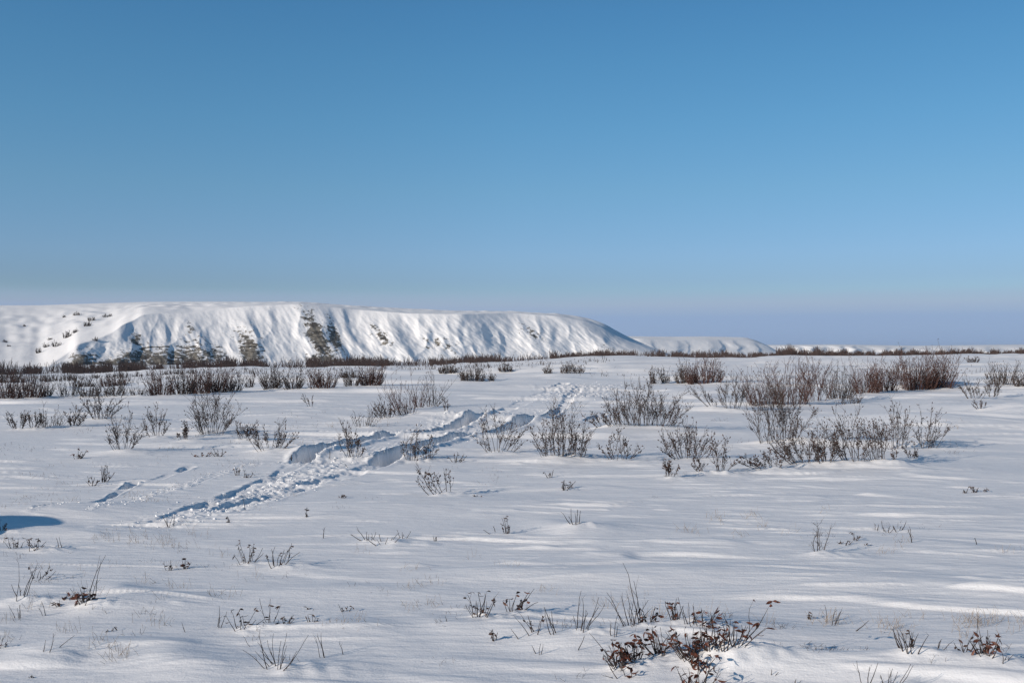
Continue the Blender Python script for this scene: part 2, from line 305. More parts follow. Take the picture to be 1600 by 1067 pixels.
def willow(W, H, seed, stems=16, lean=0., leafy=1., thick=1., D=25, spread=.42, side=5):
    """a fan of whippy stems from a narrow stool"""
    p = Plant(seed); r = p.r; rmin = .00017 * D
    for i in range(stems):
        t = (i + .5) / stems * 2 - 1 + r.uniform(-.12, .12); bx = t * W * .5 * spread; by = r.uniform(-.16, .16) * W
        hh = H * (1 - .35 * abs(t) ** 1.6) * (r.uniform(.38, .85) if r.random() < .6 else r.uniform(.85, 1.12))
        tx = t * W * .46 + lean * hh; ty = by * 2 + r.uniform(-.15, .15) * W
        d = np.array([tx - bx, ty - by, hh]); ln = np.linalg.norm(d)
        P = p.line((bx, by, -.06), (d[0] * 1.35, d[1] * 1.3, d[2] * .9), ln + .06, .125, .05, 7)
        rb = max(.0055 * thick, rmin * 1.5) * r.uniform(.75, 1.2); p.tube(P, rb, rmin * .7)
        for k in range(r.randint(max(1, side - 2), side + 3)):
            q = r.uniform(.28, .95); a = P[int(q * 6)]; dd = P[min(6, int(q * 6) + 1)] - P[max(0, int(q * 6) - 1)]; dd /= np.linalg.norm(dd)
            dd = dd + np.array([r.gauss(0, .5), r.gauss(0, .5), r.uniform(0, .25)]); l2 = ln * r.uniform(.12, .42) * (1.25 - q * .6)
            Q = p.line(a, dd, l2, .12, .05, 4); p.tube(Q, rmin * .95, rmin * .55)
            for m in range(r.randint(1, 3)):
                c = Q[r.randint(1, 3)]; S = p.line(c, (Q[3] - Q[0]) / l2 + np.array([r.gauss(0, .5), r.gauss(0, .5), .2]), l2 * .45, .1, 0, 3); p.tube(S, rmin * .75, rmin * .5)
                if r.random() < .45 * leafy: p.leaf(S[2], S[2] - S[1], .045 * r.uniform(.7, 1.3) * LSC(D), .022 * LSC(D))
            for m in range(3):
                if r.random() < .38 * leafy: c = Q[r.randint(1, 3)]; p.leaf(c, np.array([r.gauss(0, 1), r.gauss(0, 1), r.gauss(0, .8)]), .038 * r.uniform(.6, 1.3) * LSC(D), .018 * LSC(D))
        for m in range(2):
            if r.random() < .5 * leafy: c = P[r.randint(4, 6)]; p.leaf(c, np.array([r.gauss(0, 1), r.gauss(0, 1), r.gauss(0, .8)]), .05 * LSC(D), .026 * LSC(D))
    return p
def LSC(D): return 1.0 + max(0, D - 15) * .012
def thicket(W, H, seed, stems=60, D=60, leafy=.6, lean=0.):
    """dense upright shrub seen from afar: very many fine stems"""
    p = Plant(seed); r = p.r; rm = .00021 * D
    for i in range(stems):
        x = r.uniform(-.5, .5) * W; y = r.uniform(-.3, .3) * W; env = (1 - (2 * x / W) ** 4 * .45)
        hh = H * env * (r.uniform(.35, .85) if r.random() < .65 else r.uniform(.85, 1.1)) * (1 + .18 * math.sin(x / W * 9 + seed) * .9); P = p.line((x * .8, y * .8, -.08), (x / W * .9 + r.gauss(0, .16) + lean, y / W * .6 + r.gauss(0, .12), 1), hh, .10, .02, 5)
        p.tube(P, rm * 1.1, rm * .5)
        for k in range(r.randint(2, 4)):
            a = P[r.randint(1, 4)]; Q = p.line(a, (r.gauss(0, .5), r.gauss(0, .4), 1), hh * r.uniform(.15, .38), .14, 0, 3); p.tube(Q, rm * .8, rm * .5)
            if r.random() < leafy: p.leaf(Q[2], (r.gauss(0, 1), r.gauss(0, 1), r.gauss(0, 1)), .0017 * D, .0008 * D)
    return p
def sprig(W, H, seed, stems=6, lean=0., D=7, leaves=0, size=.042, curl=True, flat=0.):
    """low twigs sticking through the snow, some with dry leaves"""
    p = Plant(seed); r = p.r; rm = max(.0011, .00021 * D)
    for i in range(stems):
        p.cut.append(len(p.V)); t = ((i + .5) / stems * 2 - 1) if stems > 1 else 0; t += r.uniform(-.2, .2)
        bx = t * W * .2; hh = H * r.uniform(.35, 1.0) * (1 if i else 1.05); tx = t * W * .5 + lean * hh + r.uniform(-.06, .06) * W
        by = r.uniform(-.3, .3) * W; d = np.array([tx - bx, r.uniform(-.25, .25) * hh, hh * (1 - flat)]); ln = np.linalg.norm(d)
        P = p.line((bx, by, -.02), d, ln + .02, .11, .02, 6); p.tube(P, max(.0036, rm * 2.1) * r.uniform(.55, 1.25), rm * .9, 4)
        for k in range(r.randint(0, 2)):
            a = P[r.randint(2, 5)]; Q = p.line(a, d / ln + np.array([r.gauss(0, .4), r.gauss(0, .4), .1]), ln * r.uniform(.15, .35), .08, 0, 4); p.tube(Q, rm * .9, rm * .5)
            if leaves and r.random() < .6: p.leaf(Q[3], (r.gauss(0, 1), r.gauss(0, 1), r.uniform(-.8, .3)), size, size * .4, False)
    for k in range(leaves):
        base = p.V[r.randrange(len(p.V))]; c = base[r.randrange(len(base) // 4, len(base))]
        p.leaf(c, (r.gauss(0, 1), r.gauss(0, .7), r.uniform(-1.1, .35)), size * r.uniform(.6, 1.35), size * r.uniform(.24, .42), False)
    return p

exec_order = []
# kind: w = open willow, d = dense red thicket, t = bare twigs, l = leafy sprig, r = rust-leaved sprig
# (kind, column, row of the foot, width px, height px, lean, density, label, group)
G1 = 'open willow shrubs in the middle distance'; G2 = 'dense shrubs across the middle of the plain'; G3 = 'leafy sprigs poking through the snow'; G4 = 'bare twig tufts poking through the snow'
T = [
('w', 30, 671, 34, 32, -.1, .7, 'thin leaning shrub, first in the row of small shrubs at the left edge', G1),
('w', 55, 671, 22, 29, .1, .7, 'narrow V-shaped shrub, second in the small row near the left edge', G1),
('d', 72, 669, 12, 32, 0, .35, 'single dark upright spray, third in the small row at the left', G1),
('d', 90, 666, 13, 24, 0, .35, 'short dark spray, fourth in the small row at the left', G1),
('w', 115, 667, 28, 32, .1, 1., 'darker twiggy shrub ending the small row at the left', G1),
('w', 158, 655, 52, 40, .05, 1.2, 'rounded bare shrub right behind the end of the small left row', G1),
('w', 192, 704, 58, 60, 0, 1.0, 'open fan-shaped bare shrub alone in front of the small left row', G1),
('w', 245, 683, 46, 46, -.1, .7, 'thin pale straggly shrub between the lone fan shrub and the tall one', G1),
('w', 330, 681, 76, 80, 0, 1.9, 'tall many-stemmed shrub, largest on the left half of the plain', G1),
('w', 290, 688, 22, 30, 0, .5, 'small stem pair at the left foot of the tall left shrub', G1),
('w', 380, 687, 34, 34, .1, .7, 'short shrub hugging the right side of the tall left shrub', G1),
('w', 422, 705, 84, 48, 0, 1.2, 'wide low shrub with spread stems left of where the left rut deepens', G1),
('w', 485, 637, 17, 24, -.3, .25, 'tiny two-stemmed twig shrub alone on the smooth bank', G1),
('w', 552, 716, 42, 62, -.15, .7, 'upright shrub standing across the left rut, tip bent left', G1),
('d', 570, 667, 34, 34, .1, .5, 'small speckled shrub at the left end of the drift by the rut', G1),
('w', 603, 655, 42, 38, -.1, 1.1, 'twiggy grey shrub just left of the red-brown clump by the drift', G1),
('d', 634, 648, 36, 42, -.2, .9, 'red-brown clump with a leaning plume on the lit drift', G1),
('d', 622, 640, 14, 52, -.25, .25, 'tall dark plume rising from the red-brown clump', G1),
('d', 655, 637, 13, 54, 0, .35, 'narrow upright plume right of the red-brown clump', G1),
('d', 675, 636, 17, 50, .22, .35, 'narrow plume leaning right, last of the drift plumes', G1),
('w', 697, 643, 12, 26, 0, .25, 'tiny sprig with one side twig right of the drift plumes', G1),
('w', 645, 722, 28, 50, -.1, .5, 'thin sprig standing on the near lip of the right rut', G1),
('w', 668, 720, 22, 44, .05, .45, 'second thin sprig on the near lip of the right rut', G1),
('w', 692, 774, 66, 72, -.55, .55, 'bare shrub of few long stems all leaning left below the ruts', G1),
('w', 778, 709, 84, 70, 0, 1.1, 'open shrub dotted with dark leaves in front of the broken track', G1),
('w', 878, 715, 88, 84, 0, 2.5, 'tall dense vase-shaped shrub right of the track, with brown leaves', G1),
('w', 968, 722, 62, 46, -.1, .8, 'low scrubby shrub right of the vase-shaped one', G1),
('w', 1005, 667, 134, 66, 0, 4.6, 'broad rounded grey shrub, widest bush in the centre', G1),
('w', 940, 667, 40, 30, -.5, .5, 'few low stems reaching left out of the broad rounded shrub', G1),
('w', 1072, 718, 92, 62, -.1, 1.8, 'shrub of dark slanting stems below the broad rounded shrub', G1),
('w', 1045, 747, 22, 28, 0, .45, 'small dark sprig in front of the slanting-stemmed shrub', G1),
('w', 1098, 740, 20, 30, -.5, .3, 'short stems leaning left beside the pale V shrub', G1),
('w', 1126, 740, 32, 54, 0, .6, 'pale narrow V shrub right of the slanting-stemmed one', G1),
('w', 1200, 733, 66, 34, -.6, .9, 'low stems sprawling left on snow at the right willow group foot', G1),
('w', 1216, 692, 88, 96, 0, 2.6, 'large open shrub at the left back of the right willow group', G1),
('w', 1255, 727, 74, 62, -.25, 1.8, 'dense twiggy shrub at the front left of the right willow group', G1),
('w', 1290, 727, 56, 58, 0, 1.5, 'thick short shrub in the front middle of the right willow group', G1),
('w', 1332, 725, 60, 100, -.25, 1.3, 'tall dark stems leaning left in the right willow group', G1),
('w', 1370, 724, 46, 96, -.1, 1.2, 'tall upright dark shrub right of the leaning stems', G1),
('w', 1400, 703, 42, 72, 0, .9, 'slim upright shrub with leafy tips, second last of the right group', G1),
('w', 1448, 702, 44, 62, .12, .9, 'separate shrub closing the right willow group, leaning right', G1),
('w', 1425, 717, 28, 28, 0, .45, 'small pale sprig below the last shrub of the right group', G1),
('w', 1397, 724, 12, 26, 0, .25, 'thin pale stem pair in front of the slim upright shrub', G1),
('w', 1145, 640, 50, 62, 0, 1.1, 'open shrub standing left of the long red-brown hedge of shrubs', G1),
('w', 1113, 637, 34, 42, -.5, .5, 'leaning stems left of the open shrub by the red-brown row', G1),
('d', 1100, 600, 62, 36, 0, 1.5, 'dense dark shrub on the middle plain, left of the red-brown row', G2),
('d', 1072, 599, 34, 30, 0, .8, 'medium grey shrub joined to the dark one, middle plain', G2),
('d', 1022, 600, 12, 24, 0, .3, 'tiny dark upright shrub, first of two before the grey one', G2),
('d', 1039, 599, 10, 22, 0, .3, 'tiny dark upright shrub, second of two before the grey one', G2),
('d', 1192, 634, 50, 56, 0, 1.2, 'red-brown shrub at the left end of the long hedge-like row', G2),
('d', 1238, 634, 60, 72, 0, 1.5, 'tall red-brown shrub with speckled top, second in the hedge-like row', G2),
('w', 1272, 628, 60, 74, 0, 1.6, 'tall grey open shrub, third in the hedge-like row', G2),
('d', 1310, 624, 48, 50, 0, 1.1, 'grey-brown shrub in the middle of the hedge-like row', G2),
('d', 1352, 615, 44, 46, 0, 1.3, 'dense rusty shrub right of the row middle', G2),
('d', 1382, 612, 40, 42, 0, 1.2, 'low rusty shrub between two taller ones in the row', G2),
('w', 1405, 604, 34, 46, 0, 1.2, 'grey pointed shrub standing behind the rusty ones', G2),
('d', 1436, 610, 52, 54, 0, 1.7, 'dense dark rust shrub near the right end of the row', G2),
('d', 1466, 608, 44, 54, .1, 1.4, 'last shrub at the right end of the red-brown row', G2),
('d', 1330, 632, 36, 18, .1, .4, 'low tufty shrub in front of the row middle', G2),
('w', 1522, 624, 40, 44, -.15, .8, 'pale straggly shrub on the bright drift at the right', G2),
('w', 1552, 621, 28, 46, .1, .8, 'darker upright shrub right of the pale one on the drift', G2),
('w', 1532, 640, 24, 16, 0, .4, 'tiny low shrub at the front foot of the bright right drift', G2),
('d', 1566, 601, 42, 32, 0, .7, 'grey shrub near the right edge behind the drift', G2),
('d', 1598, 604, 26, 26, 0, .8, 'dark shrub cut by the right edge of the picture', G2),
('d', 1521, 566, 20, 11, 0, .3, 'very small shrub on a far snow hump at the right', G2),
('d', 16, 624, 42, 34, 0, 1.5, 'dense dark shrub in the far left corner of the bank', G2),
('d', 50, 622, 44, 38, 0, 1.3, 'dark shrub second from the left edge along the bank', G2),
('d', 72, 620, 16, 26, 0, .4, 'narrow shrub closing the leftmost dark clump', G2),
('d', 108, 620, 30, 30, 0, .5, 'open shrub with a gap on both sides, left bank', G2),
('d', 140, 621, 36, 22, 0, .8, 'low rounded grey shrub right of the open one, left bank', G2),
('d', 178, 620, 42, 24, 0, .9, 'low wide shrub left of the longest dark clump', G2),
('d', 216, 619, 22, 20, -.2, .4, 'small slanted shrub touching the longest dark clump', G2),
('d', 252, 618, 42, 36, 0, 1.3, 'left end shrub of the longest dark clump on the left bank', G2),
('d', 284, 617, 38, 34, 0, 1.1, 'second shrub of the longest dark clump on the left bank', G2),
('d', 312, 616, 36, 36, 0, 1.2, 'middle shrub of the longest dark clump on the left bank', G2),
('d', 340, 614, 42, 40, 0, 1.4, 'tallest reddish shrub of the longest dark clump', G2),
('d', 366, 612, 26, 28, .1, .6, 'right end shrub of the longest dark clump', G2),
('d', 390, 606, 12, 26, 0, .25, 'thin sprig alone right of the longest dark clump', G2),
('d', 425, 608, 32, 32, 0, 1.0, 'shrub first of three in the clump left of centre', G2),
('d', 458, 608, 30, 30, 0, .8, 'shrub second of three in the clump left of centre', G2),
('d', 505, 607, 44, 30, 0, 1.2, 'reddish rounded shrub third of the clump left of centre', G2),
('d', 548, 604, 24, 26, 0, .5, 'open shrub just left of the darkest rounded one', G2),
('d', 580, 603, 36, 30, 0, 1.5, 'darkest rounded shrub at the right end of the left bank', G2),
('d', 738, 595, 42, 26, 0, .9, 'fan-shaped shrub alone beyond the smooth bank, centre', G2),
('d', 768, 596, 8, 16, 0, .2, 'tiny stem right of the fan-shaped centre shrub', G2),
('d', 896, 583, 46, 14, 0, .7, 'low long shrub far beyond the end of the track', G2),
('d', 856, 583, 14, 12, 0, .3, 'small low shrub left of the low long far one', G2),
('d', 178, 603, 52, 15, 0, .8, 'low reddish shrub behind the left bank', G2),
('d', 130, 604, 38, 13, 0, .6, 'low grey shrub behind the left bank, nearer the edge', G2),
('d', 545, 590, 30, 12, 0, .6, 'small low far shrub behind the darkest rounded one', G2),
('d', 700, 582, 34, 12, 0, .8, 'low far shrub at the right end of the dark strip', G2),
('d', 790, 580, 24, 12, 0, .5, 'low far shrub between the fan shrub and the far long one', G2),
# --- near plants
('r', 133, 944, 34, 24, 0, 1.3, 'rust leaf clump on the left drift with curled leaves', G3),
('t', 140, 940, 34, 84, .32, .35, 'long bent stem rising above the rust leaf clump, left', G4),
('r', 109, 938, 16, 12, -.3, .35, 'two rust leaves beside the rust leaf clump, left', G3),
('t', 34, 936, 42, 50, .15, .7, 'thin grey stems near the left edge above the drift', G4),
('l', 60, 905, 50, 18, .5, .5, 'arching twig with dark drooping leaves near the left edge', G3),
('t', 72, 960, 14, 30, .15, .25, 'forked thin stem below the arching twig', G4),
('t', 30, 965, 26, 24, -.1, .5, 'short grey stubs at the lower left edge', G4),
('l', 95, 945, 22, 9, -.4, .3, 'flat twig with small leaves left of the rust clump', G3),
('t', 82, 1014, 46, 30, .8, .35, 'black slanted stick on the snow in the lower left corner', G4),
('l', 6, 1010, 16, 22, .2, .3, 'dark curled leaf cut by the left edge', G3),
('r', 290, 888, 10, 20, 0, .5, 'small upright leaf stack on the left near plain', G3),
('l', 266, 891, 14, 16, 0, .3, 'thin sprig left of the small leaf stack', G3),
('l', 388, 882, 44, 30, .1, .9, 'leafy dark sprig, left part of the spread pair', G3),
('l', 436, 886, 42, 34, .1, .8, 'leafy dark sprig, right part of the spread pair', G3),
('t', 343, 980, 16, 56, .05, .35, 'tall thin stem with one leaf, lower left', G4),
('l', 380, 985, 50, 28, .1, .7, 'low twigs with a few leaves right of the tall thin stem', G3),
('l', 422, 973, 22, 42, -.1, .35, 'arched stem ending in small leaves', G3),
('l', 446, 974, 28, 20, .2, .5, 'low dark leaves right of the arched stem', G3),
('l', 488, 970, 22, 12, 0, .45, 'small crown of curled dark leaves', G3),
('l', 484, 951, 12, 5, .4, .15, 'single dark leaf lying above the small leaf crown', G3),
('l', 541, 954, 22, 13, .1, .4, 'tiny loop of twigs with leaves on a snow bump', G3),
('t', 434, 1046, 76, 62, -.05, 1.7, 'largest cluster of bare broken stems at the lower left', G4),
('t', 506, 1027, 20, 44, -.35, .4, 'slanted bare stems right of the largest stem cluster', G4),
('t', 537, 1022, 8, 20, 0, .2, 'tiny bare stem right of the slanted stems', G4),
('t', 292, 987, 6, 20, -.3, .15, 'lone short stem on open snow, lower left', G4),
('l', 748, 965, 46, 38, .1, 1.0, 'dark leafy sprig, left of the pair at the lower centre', G3),
('r', 802, 958, 46, 32, .5, .8, 'brown leafy sprig leaning right, second of the centre pair', G3),
('l', 772, 1000, 8, 22, -.1, .3, 'small curled leaf stem below the centre pair', G3),
('t', 700, 969, 6, 14, -.4, .15, 'short leaning stub left of the centre pair', G4),
('l', 792, 833, 16, 32, 0, .5, 'upright leafy twig on open snow at the centre', G3),
('t', 772, 832, 34, 16, -.8, .25, 'flat stem lying left of the upright leafy twig', G4),
('t', 898, 820, 34, 26, 0, .7, 'small fan of bare twigs on a bright snow mound', G4),
('t', 575, 846, 40, 18, -.2, .8, 'row of short stubs, left part, centre left', G4),
('t', 600, 852, 60, 14, 0, .9, 'row of short stubs, middle part, centre left', G4),
('t', 630, 843, 22, 14, .1, .5, 'row of short stubs, right part, centre left', G4),
('r', 680, 847, 6, 9, 0, .2, 'single brown leaf upright on the snow', G3),
('t', 506, 840, 6, 22, -.2, .15, 'lone thin stem left of the stub row', G4),
('w', 1280, 865, 40, 66, -.1, .32, 'bare branching twig bush on the right near plain', G4),
('l', 1318, 850, 22, 9, 0, .4, 'low leaves right of the bare branching twig bush', G3),
('l', 1335, 844, 9, 12, 0, .3, 'small dark leaf knot on a snow bump, right', G3),
('l', 1355, 852, 8, 6, 0, .2, 'tiny leaf knot right of the dark one', G3),
('t', 1368, 828, 9, 12, 0, .3, 'first short tuft in the row on the right plain', G4),
('t', 1385, 831, 14, 18, 0, .5, 'second short tuft in the row on the right plain', G4),
('t', 1402, 828, 30, 13, .2, .5, 'wider third tuft in the row on the right plain', G4),
('t', 1424, 847, 9, 30, -.2, .25, 'crooked stem right of the tuft row', G4),
('t', 1525, 850, 6, 12, -.2, .15, 'tiny lone stem far right of the tuft row', G4),
('l', 1507, 770, 8, 9, 0, .3, 'first of three tiny leaf tufts on the smooth right slope', G3),
('l', 1522, 769, 10, 9, 0, .4, 'second of three tiny leaf tufts on the smooth right slope', G3),
('l', 1538, 768, 6, 6, 0, .2, 'third of three tiny leaf tufts on the smooth right slope', G3),
('t', 1296, 975, 30, 32, .3, .5, 'leaning stalks crossed like a tent, lower right', G4),
('l', 1263, 968, 8, 12, .2, .3, 'small dark sprig left of the crossed stalks', G3),
('t', 1330, 985, 30, 26, 1.0, .15, 'single stick leaning right on the lower right snow', G4),
('t', 1416, 1021, 52, 36, -.1, 1.6, 'dense fan of dark stubs in the lower right', G4),
('l', 1422, 1020, 14, 34, 0, .2, 'hooked stem in the middle of the dark stub fan', G3),
('t', 1462, 1016, 34, 24, .5, .4, 'short slanted stubs right of the dark stub fan', G4),
('l', 1506, 1019, 30, 34, .1, .5, 'pair of hooked stems near the lower right corner', G3),
('r', 1536, 1028, 46, 30, 0, 1.0, 'rusty leaves among stems near the lower right corner', G3),
('t', 1536, 1028, 24, 62, 0, .35, 'two tall thin stems above the rusty leaves', G4),
('t', 1565, 1035, 28, 14, .4, .4, 'low twigs right of the rusty leaves', G4),
('t', 1351, 1080, 26, 92, 0, .35, 'tall stem rising from the bottom edge, lower right', G4),
('t', 1388, 1082, 44, 48, .3, .8, 'slanted stems cut by the bottom edge, lower right', G4),
('t', 1242, 1072, 18, 14, .4, .25, 'short curved twig at the bottom edge', G4),
('t', 1205, 1055, 14, 12, .3, .25, 'small pale twig right of the large rust-leaved clump', G4),
('l', 835, 990, 34, 36, -.2, .45, 'stem with drooping tip, left end of the front twig line', G3),
('t', 866, 988, 30, 52, -.25, .45, 'slanting stems second in the front twig line', G4),
('t', 910, 986, 46, 60, .2, .9, 'upright stems with one tall shoot in the front twig line', G4),
('t', 958, 994, 22, 44, -.15, .35, 'pale thin stems left of the dense twigs', G4),
('t', 812, 998, 10, 24, -.4, .15, 'short leaning stick left of the front twig line', G4),
('t', 988, 980, 60, 52, -.1, 1.2, 'dense bare twigs behind the large rust-leaved clump', G4),
('t', 1000, 978, 14, 92, 0, .3, 'tallest thin shoots behind the rust-leaved clump', G4),
('r', 1012, 976, 34, 22, 0, .5, 'brown leaves among the dense bare twigs', G3),
('r', 1054, 974, 26, 36, -.05, .9, 'narrow brown leafy stack behind the large clump', G3),
('t', 1075, 978, 36, 56, -.2, .5, 'crossing thin stems right of the narrow leafy stack', G4),
('r', 1098, 983, 46, 32, .1, .9, 'brown leaves in a cup shape, rear right of the large clump', G3),
('t', 1100, 1005, 30, 40, 0, .35, 'bare stems between the cup-shaped leaves and the front clump', G4),
('r', 966, 1046, 46, 36, -.1, 1.7, 'left dark leaf heap of the large foreground clump', G3),
('r', 990, 1038, 34, 28, .1, 1.4, 'second leaf heap in the foreground clump', G3),
('r', 984, 1056, 24, 12, 0, .4, 'few leaves at the front of the left heaps', G3),
('r', 1028, 1028, 44, 42, -.3, 1.5, 'arching leafy branches at the centre of the foreground clump', G3),
('r', 1076, 1030, 64, 40, -.2, 2.2, 'thickest mass of rust leaves in the foreground clump', G3),
('r', 1108, 1026, 50, 32, .1, 1.5, 'right dark mass of rust leaves in the foreground clump', G3),
('r', 1152, 1024, 66, 48, .35, .9, 'branch with red leaves reaching right from the foreground clump', G3),
('t', 1130, 1026, 60, 44, .1, 1.0, 'bare upright stems on the right of the foreground clump', G4),
('r', 1092, 1050, 50, 26, 0, 1.0, 'loose large rust leaves in front of the thick mass', G3),
('r', 1090, 1078, 70, 36, 0, 1.2, 'rust leaves cut by the bottom edge', G3),
('t', 962, 1030, 14, 44, -.9, .12, 'long slanted stick over the left leaf heap', G4),
('t', 842, 1022, 22, 18, -.2, .4, 'small twig tuft below the front twig line', G4),
('t', 903, 1016, 9, 26, 0, .18, 'single stem with a top leaf below the front twig line', G4),
('t', 966, 1058, 22, 16, -.9, .3, 'short thick stick at the front left of the rust leaves', G4),
('t', 545, 730, 14, 10, -1.0, .2, 'dark broken branch lying beside the left rut', G4),
('t', 515, 717, 5, 13, 0, .15, 'short dark stump at the lip of the left rut', G4),
('l', 455, 718, 8, 8, 0, .25, 'tiny dark sprig by the start of the deep left rut', G3),
('l', 714, 722, 26, 14, .2, .5, 'small leafy twigs right of the right rut', G3),
('l', 746, 776, 14, 6, 0, .25, 'tiny leaves right of the left-leaning bare shrub', G3),
('l', 882, 764, 20, 16, .4, .5, 'leaning leaf sprig below the vase-shaped shrub', G3),
('l', 858, 746, 14, 14, .1, .3, 'tiny twig below the vase-shaped shrub', G3),
('l', 534, 778, 13, 8, .3, .5, 'small green-grey tuft alone on snow below the track', G3),
('l', 480, 806, 7, 14, 0, .2, 'tiny upright twig below the churned track', G3),
('r', 124, 716, 20, 13, .3, .7, 'small brown sprig at the far left plain', G3),
('l', 146, 758, 26, 16, 0, .5, 'speckled low sprig left of the old track', G3),
('l', 163, 753, 22, 28, .1, .7, 'larger curved sprig left of the old track', G3),
('r', 318, 713, 28, 6, 0, .7, 'flat brown twigs below the tall left shrub', G3),
('l', 342, 713, 22, 13, 0, .6, 'low twisted sprig below the tall left shrub', G3),
('l', 372, 742, 18, 14, 0, .4, 'sprig in the snow between the two tracks, left one', G3),
('l', 386, 746, 14, 10, 0, .4, 'sprig in the snow between the two tracks, right one', G3),
('l', 5, 830, 14, 14, .1, .7, 'dark leafy sprig at the left edge under the blue shadow', G3),
('l', 25, 856, 22, 16, 0, .6, 'leafy sprig below the blue shadow, left', G3),
('l', 56, 860, 34, 16, 0, .8, 'row of low leafy sprigs below the blue shadow', G3),
('t', 96, 857, 14, 26, -.1, .3, 'two thin stems right of the low leafy row', G4),
('t', 268, 822, 24, 18, 0, .6, 'small stems at the near end of the left rut', G4),
('l', 358, 816, 8, 12, 0, .25, 'tiny sprig right of the near end of the left rut', G3),
('t', 384, 798, 8, 26, -.3, .2, 'thin leaning stem beside the churned snow', G4),
('l', 175, 985, 8, 6, 0, .2, 'tiny speck of leaves on the lower left drift', G3),
('l', 52, 1057, 6, 5, 0, .15, 'tiny dark leaf at the bottom left', G3),
('t', 395, 1010, 20, 24, -.7, .12, 'single diagonal twig above the largest stem cluster', G4),
]
# hillside shrubs on the left slope of the bluff: column, row, width, height (px)
HILL = [(120, 492, 14, 5, 'uppermost dark shrub patch on the smooth hillside'), (100, 496, 6, 3, 'faint small shrub left of the uppermost one on the hillside'),
 (142, 501, 13, 6, 'shrub left of the topmost pair near the crest gully'), (168, 495, 16, 5, 'highest shrub of the slanting line on the hillside'), (136, 510, 13, 7, 'dark round shrub in the slanting hillside line'),
 (117, 520, 10, 6, 'shrub on the upper end of the long hillside clump'), (104, 528, 16, 9, 'largest shrub of the slanting hillside line'), (78, 531, 9, 4, 'small shrub left of the largest hillside shrub'),
 (88, 541, 13, 8, 'dark shrub low on the slanting hillside line'), (72, 542, 8, 6, 'pale shrub left of the low dark one'), (60, 551, 7, 8, 'lowest pale shrub of the slanting hillside line'), (148, 532, 8, 5, 'shrub on the cliff brow'),
 (38, 510, 6, 3, 'tiny shrub on the open hillside left of the line'), (7, 535, 8, 4, 'tiny shrub at the left edge of the hillside'), (14, 541, 7, 3, 'second tiny shrub at the left edge of the hillside')]

placed = []
for row in T:
    x, y = locate(row[1], row[2]); placed.append((x, y))
    D = y; sc_ = D / FPX; W = row[3] * sc_
    if row[0] in 'wd' and D < 60: MOUNDS.append((x + .1 * W, y - .05, max(.25, W * .55), min(.055, .03 + .02 * W)))
    elif D < 14 and row[6] > .6: MOUNDS.append((x + .3 * W, y + .02, max(.12, W * .8), .022 + .03 * W))

# ------------------------------------------------------------------ ground sheet: one mesh, finer near the viewpoint
az = np.concatenate([np.arange(-52, -34, .3), np.arange(-34, 34.001, .07), np.arange(34.3, 52, .3), np.arange(54, 306.001, 3.0)]); az = np.radians(az)
rad = np.concatenate([np.geomspace(.4, 4, 50)[:-1], np.geomspace(4, 17, 560)[:-1], np.geomspace(17, 60, 330)[:-1], np.geomspace(60, 400, 260)[:-1], np.geomspace(400, 40000, 120)])
RR, AA = np.meshgrid(rad, az, indexing='ij'); gx, gy = RR * np.sin(AA), RR * np.cos(AA)
gz = height(gx, gy); V = np.stack([gx, gy, gz], -1).reshape(-1, 3); F = grid_faces(len(rad), len(az), True)[:, ::-1]
V = np.concatenate([V, [[0, 0, float(gz[0].mean())]]])
ground = new_mesh('snowy_ground', V, F, M_SNOW, smooth=True)
tag(ground, 'wind-rippled snow plain with deep tracks', kind='structure')
def zat(x, y): return float(height(np.array([x]), np.array([y]))[0])

